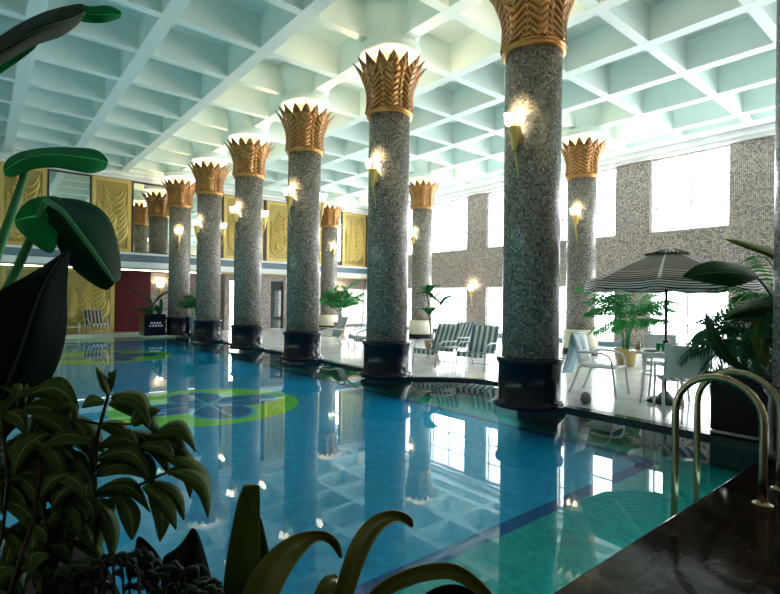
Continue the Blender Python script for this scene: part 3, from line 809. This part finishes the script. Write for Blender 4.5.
def broad_leaf(m, base, az, length, wd, lift, droop, n=8, fold=.25):
    p = Vector(base); el = lift; rows = []
    side = Vector((-sin(az), cos(az), 0))
    for i in range(n+1):
        t_ = i/n; w_ = wd*sin(pi*min(1, t_*.94+.05))**.8
        up = Vector((-cos(az)*sin(el), -sin(az)*sin(el), cos(el)))
        rows.append([p+side*w_+up*w_*fold, p+side*w_*.5+up*w_*fold*.4, p.copy(), p-side*w_*.5+up*w_*fold*.4, p-side*w_+up*w_*fold])
        el -= droop/n
        p = p + Vector((cos(az)*cos(el), sin(az)*cos(el), sin(el)))*length/n
    m.grid(rows)
palm((11.08, 5.21, 0), 'feathery palm in an ochre pot behind the white patio chairs', M['yellow_pot'], 30, M['palm'], 21, 7, .75, .40, .24, .34, 1.0, lift=(.6, 1.45), width=.026)
palm((11.5, 17.2, 0), 'tall palm in a terracotta pot beside the farthest deck column', M['terracotta'], 24, M['palm'], 22, 5, .7, .45, .26, .34, 1.05, lift=(1.0, 1.5), droop=(.6, 1.2), width=.035)
palm((6.19, 19.0, 0), 'leafy green shrub in a grey pot between the two farthest columns', M['grey_pot'], 15, M['palm'], 23, 4, .55, .70, .15, .22, .55, width=.045)
# tall plant with bare stems behind the deck chairs
t = thing('potted_tree_fern', 'tall plant with bare stems and broad leaves behind the striped deck chairs', 'plant', (9.35, 9.55, 0))
MB().lathe([(.17,0), (.22,.3), (.24,.32), (.22,.34), (.2,.29), (0,.29)], 20).build('pot', M['terracotta'], t)
m = MB(); ends = []
for q, (dx, dy, h) in enumerate(((.10,-.10,1.25), (-.1,.05,1.55), (.02,.14,1.0), (.12,.1,1.45))):
    m.tube([(dx*.3, dy*.3, .28), (dx*.7, dy*.7, h*.6), (dx*1.4, dy*1.4, h)], .014, 6); ends.append((dx*1.4, dy*1.4, h))
m.build('stems', M['twig'], t)
for q in range(15):
    f = MB(); broad_leaf(f, ends[q % 4], q*2.3+2.4, .62, .12, 1.2-.1*(q % 4), 1.3); f.build('leaf', M['palm'], t, solid=.003)
# far planter box with lettering
t = thing('planter_box', 'black planter box with white lettering at the far pool corner', 'planter', (4.95, 19.6, 0))
m = MB(); m.box(-.40, .33, -.35, .4, -.001, .76); m.build('box', M['black'], t, bevel=.015)
m = MB(); m.box(-.36, .29, -.31, .36, .75, .775); m.build('soil', M['soil'], t)
m = MB(); rnd = random.Random(5)
for (zr, x0, n_) in ((.46, -.19, 4), (.36, -.235, 5)):
    for q in range(n_):
        x = x0 + q*.095
        for s_ in range(2): m.box(x+.006+.03*s_, x+.018+.03*s_, -.356, -.349, zr-.03, zr+.03)
        for s_ in range(3):
            zz = zr-.028+.024*s_; m.box(x, x+.060-.01*((q+s_) % 2), -.3565, -.349, zz, zz+.009)
m.build('lettering', M['sign_white'], t)
t = thing('planter_plants', 'dark broad-leaved plants growing in the far black planter box', 'plant', (4.95, 19.6, .776))
m = MB(); rnd = random.Random(9)
for q in range(20):
    broad_leaf(m, (rnd.uniform(-.28,.22), rnd.uniform(-.2,.25), 0), rnd.random()*6.28, rnd.uniform(.4,.8), rnd.uniform(.05,.09), rnd.uniform(.9,1.45), rnd.uniform(.6,1.6))
m.build('foliage', M['palm_dark'], t, solid=.003)
m = MB()
for a, l in ((pi*.95, 1.2), (.35, 1.25), (2.2, .9)): broad_leaf(m, (0, .1, .3), a, l, .10, 1.05, .9)
m.tube([(0,.1,-.005), (0,.1,.3)], .02, 6)
m.build('tall_leaves', M['palm_dark'], t, solid=.003)
# black palm planter beside the steps
t = thing('planter_box', 'large black planter box with palms beside the pool handrails', 'planter', (6.97, 1.24, 0))
m = MB(); m.box(-.62, .75, -.80, .80, -.001, .58); m.box(-.66, .79, -.84, .84, .58, .64); m.build('box', M['planter'], t, bevel=.012)
m = MB(); m.box(-.58, .71, -.76, .76, .63, .655); m.build('soil', M['soil'], t)
palm((6.75, 1.85, .652), 'dark feathery palm in the black planter, on the patio chair side', None, 30, M['palm_dark'], 31, 6, .38, 0, 0, .20, .66, 'planter_palm', (.3, 1.45), (.8, 1.9), .017)
palm((6.75, 1.25, .652), 'feathery palm in the middle of the black planter by handrails', None, 28, M['palm_dark'], 32, 6, .48, 0, 0, .20, .72, 'planter_palm', (.4, 1.45), (.8, 1.9), .017)
palm((7.2, 1.55, .652), 'greener taller palm at the back of the black planter', None, 18, M['palm'], 33, 5, .65, 0, 0, .24, .85, 'planter_palm', (.6, 1.4), (.8, 1.6), .019)

# ---------------------------------------------------------------- leaves shaped station by station
def blade(stations, mat, name, parent, sub=2, solid=.004):
    """stations: (left edge, midrib, right edge), each (x, y, depth)"""
    rows = []
    for l, c, r in stations:
        L_, C_, R_ = at(*l), at(*c), at(*r)
        rows.append([L_, L_.lerp(C_, .5) + UP*.0, C_, C_.lerp(R_, .5), R_])
    return MB().grid(rows).build(name, mat, parent, solid=solid, sub=sub)
def pxtube(pts, r, mat, name, parent, n=8):
    return MB().tube([at(*p) for p in pts], r, n).build(name, mat, parent)
# broad leaves over the black planter
t = thing('broadleaf_plant', 'big glossy dark leaves arching over the black palm planter', 'plant', (0,0,0))
D_ = 5.1
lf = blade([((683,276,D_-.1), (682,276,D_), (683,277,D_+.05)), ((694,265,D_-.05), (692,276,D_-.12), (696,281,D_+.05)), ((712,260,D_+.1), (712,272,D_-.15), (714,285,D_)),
       ((730,262,D_+.2), (731,271,D_-.1), (732,287,D_)), ((747,266,D_+.3), (748,274,D_), (745,284,D_+.05)), ((758,276,D_+.3), (758,277,D_+.2), (757,279,D_+.2))], M['rubber'], 'leaf', t)
pxtube([(757,277,D_+.2), (766,288,D_+.25), (773,298,D_+.35), (779,318,D_+.4), (776,352,D_+.6), (768,375,D_+.9)], [.010,.012,.014,.016,.017,.018], M['twig'], 'stem', t)
blade([((722,320,D_), (722,320,D_), (723,321,D_)), ((733,308,D_+.1), (735,313,D_-.1), (736,318,D_)), ((748,303,D_+.1), (750,309,D_-.15), (752,317,D_)), ((765,297,D_+.2), (766,305,D_-.05), (766,314,D_)), ((777,298,D_+.3), (777,302,D_+.2), (776,311,D_+.2))], M['rubber'], 'leaf', t)
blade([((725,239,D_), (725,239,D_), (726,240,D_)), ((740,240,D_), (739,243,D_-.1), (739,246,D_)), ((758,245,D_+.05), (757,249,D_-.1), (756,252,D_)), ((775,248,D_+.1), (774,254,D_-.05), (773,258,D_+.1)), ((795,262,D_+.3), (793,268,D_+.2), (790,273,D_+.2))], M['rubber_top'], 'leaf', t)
blade([((705,310,D_), (705,310,D_), (706,311,D_)), ((712,322,D_), (709,325,D_-.1), (704,328,D_)), ((722,342,D_), (717,346,D_-.1), (711,348,D_)), ((733,358,D_), (727,361,D_), (722,362,D_)), ((752,371,D_), (748,372,D_), (742,371,D_))], M['rubber'], 'leaf', t)
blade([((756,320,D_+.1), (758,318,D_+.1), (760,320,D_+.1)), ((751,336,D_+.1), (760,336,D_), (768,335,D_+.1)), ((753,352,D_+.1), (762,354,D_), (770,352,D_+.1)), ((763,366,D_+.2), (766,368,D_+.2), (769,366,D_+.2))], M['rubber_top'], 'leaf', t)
pxtube([(777,302,D_+.2), (781,330,D_+.35), (776,375,D_+.9)], .013, M['twig'], 'stem', t)

# banana plant leaning in over the water
t = thing('banana_plant', 'banana plant with huge drooping green leaves leaning over the pool', 'plant', (0,0,0))
A_ = 1.75
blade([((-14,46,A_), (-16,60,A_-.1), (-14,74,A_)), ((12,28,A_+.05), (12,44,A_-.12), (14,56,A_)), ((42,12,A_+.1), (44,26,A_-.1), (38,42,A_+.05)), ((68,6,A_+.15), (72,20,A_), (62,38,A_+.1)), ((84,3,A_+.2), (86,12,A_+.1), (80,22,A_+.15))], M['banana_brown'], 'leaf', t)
blade([((80,4,A_+.2), (78,12,A_+.2), (76,21,A_+.2)), ((92,8,A_+.25), (92,16,A_+.15), (91,23,A_+.2)), ((108,4,A_+.28), (108,14,A_+.2), (106,23,A_+.2)), ((122,12,A_+.3), (121,16,A_+.28), (118,19,A_+.28))], M['banana'], 'leaf', t)
blade([((-16,52,A_), (-14,66,A_+.04), (-12,82,A_)), ((6,40,A_+.10), (8,55,A_+.08), (8,68,A_+.06)), ((22,34,A_+.16), (25,46,A_+.12), (24,57,A_+.08)), ((38,32,A_+.2), (39,41,A_+.16), (35,48,A_+.1))], M['banana'], 'leaf', t)
B_ = 1.9
blade([((3,166,B_), (4,172,B_), (6,177,B_)), ((9,156,B_+.1), (14,164,B_-.04), (14,178,B_-.05)), ((30,149,B_+.25), (31,155,B_), (30,168,B_-.1)), ((56,147,B_+.3), (56,154,B_+.1), (56,166,B_-.05)), ((80,148,B_+.3), (82,157,B_+.12), (84,173,B_)), ((99,149,B_+.3), (100,160,B_+.2), (96,173,B_+.05)), ((108,160,B_+.25), (108,163,B_+.25), (105,170,B_+.2))], M['banana'], 'leaf', t)
pxtube([(30,154,B_), (22,182,B_-.02), (10,218,B_-.05), (-6,262,B_-.1), (-30,340,B_-.2)], [.010,.013,.015,.017,.020], M['stem'], 'stalk', t)
C_ = 1.55
blade([((16,214,C_), (15,222,C_), (17,228,C_)), ((28,199,C_+.1), (24,218,C_-.05), (28,240,C_-.1)), ((46,196,C_+.15), (44,214,C_-.02), (44,252,C_-.12)), ((62,197,C_+.15), (60,212,C_), (56,255,C_-.1))], M['banana'], 'leaf', t)
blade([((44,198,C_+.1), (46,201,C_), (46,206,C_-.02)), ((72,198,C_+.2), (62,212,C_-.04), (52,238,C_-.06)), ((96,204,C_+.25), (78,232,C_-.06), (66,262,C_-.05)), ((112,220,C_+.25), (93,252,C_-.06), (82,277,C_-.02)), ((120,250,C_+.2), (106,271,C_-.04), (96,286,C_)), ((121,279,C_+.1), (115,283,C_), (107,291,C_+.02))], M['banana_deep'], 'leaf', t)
MB().tube([at(46,200,C_-.04), at(62,211,C_-.075), at(78,231,C_-.095), at(93,251,C_-.095), at(106,270,C_-.07), at(114,281,C_-.03)], [.009,.008,.007,.006,.005,.003], 8).build('midrib', M['stem'], t)
pxtube([(46,200,C_-.02), (32,236,C_-.03), (14,276,C_-.05), (-8,318,C_-.1), (-30,370,C_-.15)], [.010,.012,.013,.015,.018], M['stem'], 'stalk', t)
E_ = 1.3
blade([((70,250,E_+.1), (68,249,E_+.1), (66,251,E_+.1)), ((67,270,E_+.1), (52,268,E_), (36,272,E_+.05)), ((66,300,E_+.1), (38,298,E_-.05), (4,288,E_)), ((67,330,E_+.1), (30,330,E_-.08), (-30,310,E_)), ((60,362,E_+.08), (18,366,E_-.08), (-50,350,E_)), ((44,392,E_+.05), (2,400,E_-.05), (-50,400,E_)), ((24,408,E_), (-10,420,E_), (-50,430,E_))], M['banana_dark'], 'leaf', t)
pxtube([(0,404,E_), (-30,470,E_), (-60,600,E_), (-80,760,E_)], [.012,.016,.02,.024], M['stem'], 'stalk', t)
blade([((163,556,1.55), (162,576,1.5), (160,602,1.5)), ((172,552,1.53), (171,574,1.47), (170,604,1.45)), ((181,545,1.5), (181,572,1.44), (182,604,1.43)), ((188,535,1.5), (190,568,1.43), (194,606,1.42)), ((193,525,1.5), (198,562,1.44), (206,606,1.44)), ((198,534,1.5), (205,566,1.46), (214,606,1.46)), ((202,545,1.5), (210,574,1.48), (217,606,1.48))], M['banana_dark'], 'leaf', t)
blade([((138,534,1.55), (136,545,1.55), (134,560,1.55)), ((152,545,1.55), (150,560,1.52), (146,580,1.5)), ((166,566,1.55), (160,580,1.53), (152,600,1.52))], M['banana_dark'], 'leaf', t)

# leafy shrub in the corner
t = thing('leafy_shrub', 'dense dark shrub with pointed drooping leaves in the near pool corner', 'shrub', (0,0,0))
S_ = 1.25
branches = [
 [(-20,462,S_), (10,446,S_), (40,432,S_+.02), (70,418,S_+.02), (100,424,S_+.03), (132,424,S_+.05)],
 [(-15,545,S_-.05), (20,523,S_-.03), (60,505,S_-.02), (90,497,S_), (120,494,S_+.02), (150,480,S_+.05), (172,470,S_+.06), (186,452,S_+.08)],
 [(70,530,S_), (84,492,S_), (94,450,S_), (102,418,S_), (108,396,S_), (110,372,S_)],
 [(84,478,S_+.02), (104,462,S_+.03), (124,448,S_+.04), (150,436,S_+.06), (172,440,S_+.06)],
 [(-10,420,S_-.05), (4,440,S_-.05), (8,480,S_-.05), (2,540,S_-.05)],
 [(8,600,S_-.08), (20,560,S_-.08), (34,520,S_-.06), (40,470,S_-.04), (36,430,S_-.02)],
 [(60,640,S_-.02), (66,590,S_-.02), (70,560,S_), (74,525,S_)],
]
m = MB()
for br in branches: m.tube([at(*p) for p in br], [.006-.0035*i/len(br) for i in range(len(br))], 6)
m.build('branches', M['twig'], t)
def hang_leaf(m, x0, y0, x1, y1, d, wpx, arch=10, tilt=0.0, dd=0.0):
    """one pointed leaf from its stalk at (x0, y0) to its tip at (x1, y1), arching upward, real depth change dd"""
    dx, dy = x1-x0, y1-y0; L_ = sqrt(dx*dx+dy*dy); nx, ny = -dy/L_, dx/L_
    if ny > 0: nx, ny = -nx, -ny
    rows = []; n = 8
    for i in range(n+1):
        f = i/n; cx = x0+dx*f + nx*arch*sin(pi*f); cy = y0+dy*f + ny*arch*sin(pi*f)
        wv = wpx*max(.03, sin(pi*min(1, .06+f*.94))**.75*(1-.25*f)); de = d + dd*f
        rows.append([at(cx+nx*wv, cy+ny*wv, de+.035+tilt*.03), at(cx+nx*wv*.5, cy+ny*wv*.5, de+.010), at(cx, cy, de-.004), at(cx-nx*wv*.5, cy-ny*wv*.5, de-.002), at(cx-nx*wv, cy-ny*wv, de+.008-tilt*.03)])
    m.grid(rows)
L_ = [
 # (stalk x, y, tip x, y, half width px, arch)
 (108,394,96,367,5,1), (108,394,116,369,4,1), (104,402,82,408,6,4), (112,396,150,428,9,12), (110,402,158,436,11,10), (132,424,160,410,9,4),
 (70,424,28,388,12,10), (76,420,60,404,5,6), (78,412,26,396,13,14), (24,408,68,432,12,10), (36,412,84,452,11,14), (70,418,104,452,12,2), (58,434,96,470,11,12), (92,440,40,448,10,8),
 (100,446,142,462,10,14), (98,458,150,482,12,16), (96,474,146,478,10,10), (94,466,64,486,9,10), (128,448,150,492,9,8), (124,432,170,476,10,10), (150,434,186,470,10,8),
 (140,446,176,466,9,8), (152,436,196,452,9,14), (156,440,190,498,10,12), (170,456,206,512,10,12), (168,470,208,518,9,14), (150,482,184,520,8,8), (172,472,210,498,9,8), (150,484,160,542,10,6), (144,486,176,530,8,6),
 (120,494,132,540,11,4), (116,496,100,548,10,6), (104,498,94,556,12,4), (90,498,112,560,10,8), (80,500,66,560,12,6), (96,492,150,512,9,14), (60,506,44,560,12,6), (70,500,86,524,10,10),
 (48,512,30,568,12,4), (24,522,8,580,12,6), (34,516,58,572,13,4), (84,488,48,470,10,8), (84,486,52,512,11,8), (90,478,70,520,10,10), (70,470,30,500,11,10), (40,472,8,500,11,10),
 (38,450,0,470,11,10), (36,440,64,484,12,8), (8,446,40,486,11,8), (2,440,-14,390,11,4), (4,430,30,390,11,8), (0,412,26,436,10,8), (-8,388,24,412,12,16), (-6,382,18,408,10,12), (8,470,44,520,12,8), (4,500,40,540,12,8), (0,520,-10,570,12,5),
 (20,560,60,590,12,8), (66,566,106,590,10,10), (68,572,40,610,12,6), (26,540,70,566,11,8), (20,570,-6,600,12,6), (30,530,14,560,10,4), (72,540,104,572,9,8), (100,424,128,450,9,8), (60,430,30,466,10,8), (74,420,86,448,7,4),
]
rnd = random.Random(12)
for q in range(46):
    x, y = rnd.uniform(-12, 74), rnd.uniform(405, 590); x1 = x + rnd.choice((-1, 1))*rnd.uniform(14, 38)
    L_.append((x, y, x1, y+rnd.uniform(16, 46), rnd.uniform(9, 12), rnd.uniform(4, 12)))
m = MB(); rnd = random.Random(3)
for q in L_:
    d = S_ + rnd.uniform(-.06, .06); hang_leaf(m, q[0], q[1], q[2], q[3], d, q[4]*1.12, q[5]*1.15, rnd.uniform(-1, 1), rnd.uniform(-.05, .03))
m.build('foliage', M['shrub'], t, solid=.0015)
# low small-leaved ground shrub
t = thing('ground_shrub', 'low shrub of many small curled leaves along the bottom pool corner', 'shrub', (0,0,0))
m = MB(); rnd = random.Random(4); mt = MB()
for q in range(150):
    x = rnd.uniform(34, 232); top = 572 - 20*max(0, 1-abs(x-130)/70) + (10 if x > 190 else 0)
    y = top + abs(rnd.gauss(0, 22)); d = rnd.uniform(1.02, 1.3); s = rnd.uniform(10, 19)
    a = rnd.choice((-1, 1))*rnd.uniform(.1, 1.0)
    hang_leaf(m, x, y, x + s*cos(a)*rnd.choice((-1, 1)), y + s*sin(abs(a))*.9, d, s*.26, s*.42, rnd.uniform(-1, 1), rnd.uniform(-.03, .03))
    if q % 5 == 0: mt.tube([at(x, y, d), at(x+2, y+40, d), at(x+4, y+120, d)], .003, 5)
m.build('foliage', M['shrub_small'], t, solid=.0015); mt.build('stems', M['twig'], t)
# strap-leaved plant
t = thing('strap_leaf_plant', 'plant with long arching olive strap leaves at the bottom of the pool view', 'plant', (0,0,0))
P_ = 1.1
def strap(pts, mat, fold=.02, name='leaf'):
    rows = []
    for i, (x, y, wl, d) in enumerate(pts):
        a = pts[max(0, i-1)]; b_ = pts[min(len(pts)-1, i+1)]
        dx, dy = b_[0]-a[0], b_[1]-a[1]; l_ = sqrt(dx*dx+dy*dy) or 1; nx, ny = -dy/l_, dx/l_
        rows.append([at(x-nx*wl, y-ny*wl, d), at(x-nx*wl*.5, y-ny*wl*.5, d+fold*.6), at(x, y, d+fold), at(x+nx*wl*.5, y+ny*wl*.5, d+fold*.6), at(x+nx*wl, y+ny*wl, d)])
    return MB().grid(rows).build(name, mat, t, solid=.003, sub=2)
strap([(238,680,16,P_), (240,600,18,P_), (243,560,17,P_), (246,525,13,P_), (249,500,11,P_+.01), (251,491,8.5,P_+.02), (251.5,486,8,P_+.025), (251.5,485,7,P_+.03)], M['strap_green'])
strap([(262,680,10,P_+.05), (262,600,11,P_+.05), (261,560,9,P_+.05), (260,535,5,P_+.05), (260,518,1,P_+.05)], M['strap_green'])
strap([(240,690,18,P_-.03), (254,610,19,P_-.03), (266,580,17,P_-.03), (284,555,14,P_), (302,541,10,P_+.04), (316,535,5,P_+.08), (328,536,5,P_+.10), (337,545,4,P_+.12), (341,558,1,P_+.12)], M['strap'])
strap([(330,690,9,P_-.05), (338,610,9,P_-.05), (345,590,9,P_-.05), (354,560,10,P_-.04), (364,538,10,P_), (376,523,9,P_+.04), (390,516,7,P_+.08), (402,516,5,P_+.11), (410,521,4,P_+.13), (412,527,1,P_+.13)], M['strap'])
strap([(340,660,8,P_), (372,596,8,P_), (396,582,8,P_), (420,573,8,P_+.03), (444,570,8,P_+.05), (457,572,8,P_+.07), (470,580,7,P_+.08), (486,594,6,P_+.09), (500,612,3,P_+.1)], M['strap'])
strap([(318,680,12,P_+.03), (322,610,13,P_+.03), (328,590,12,P_+.03), (333,580,9,P_+.05), (338,578,5,P_+.08)], M['strap'])
strap([(400,690,12,P_+.05), (408,640,13,P_+.05), (428,604,14,P_+.05), (452,594,14,P_+.08), (480,602,10,P_+.1), (500,630,4,P_+.1)], M['banana_dark'])
# beds that carry the near plants, just below the picture
t = thing('planting_bed', 'dark stone planting bed around the near pool corner', 'planter', (0,0,0))
m = MB(); m.box(-1.3, .40, .55, 2.6, -.001, .34); m.box(.40, 1.25, .35, .92, -.001, .30); m.build('kerb', M['planter'], t)
m = MB(); m.box(-1.25, .36, .60, 2.55, .339, .36); m.box(.40, 1.2, .40, .88, .299, .32); m.build('soil', M['soil'], t)
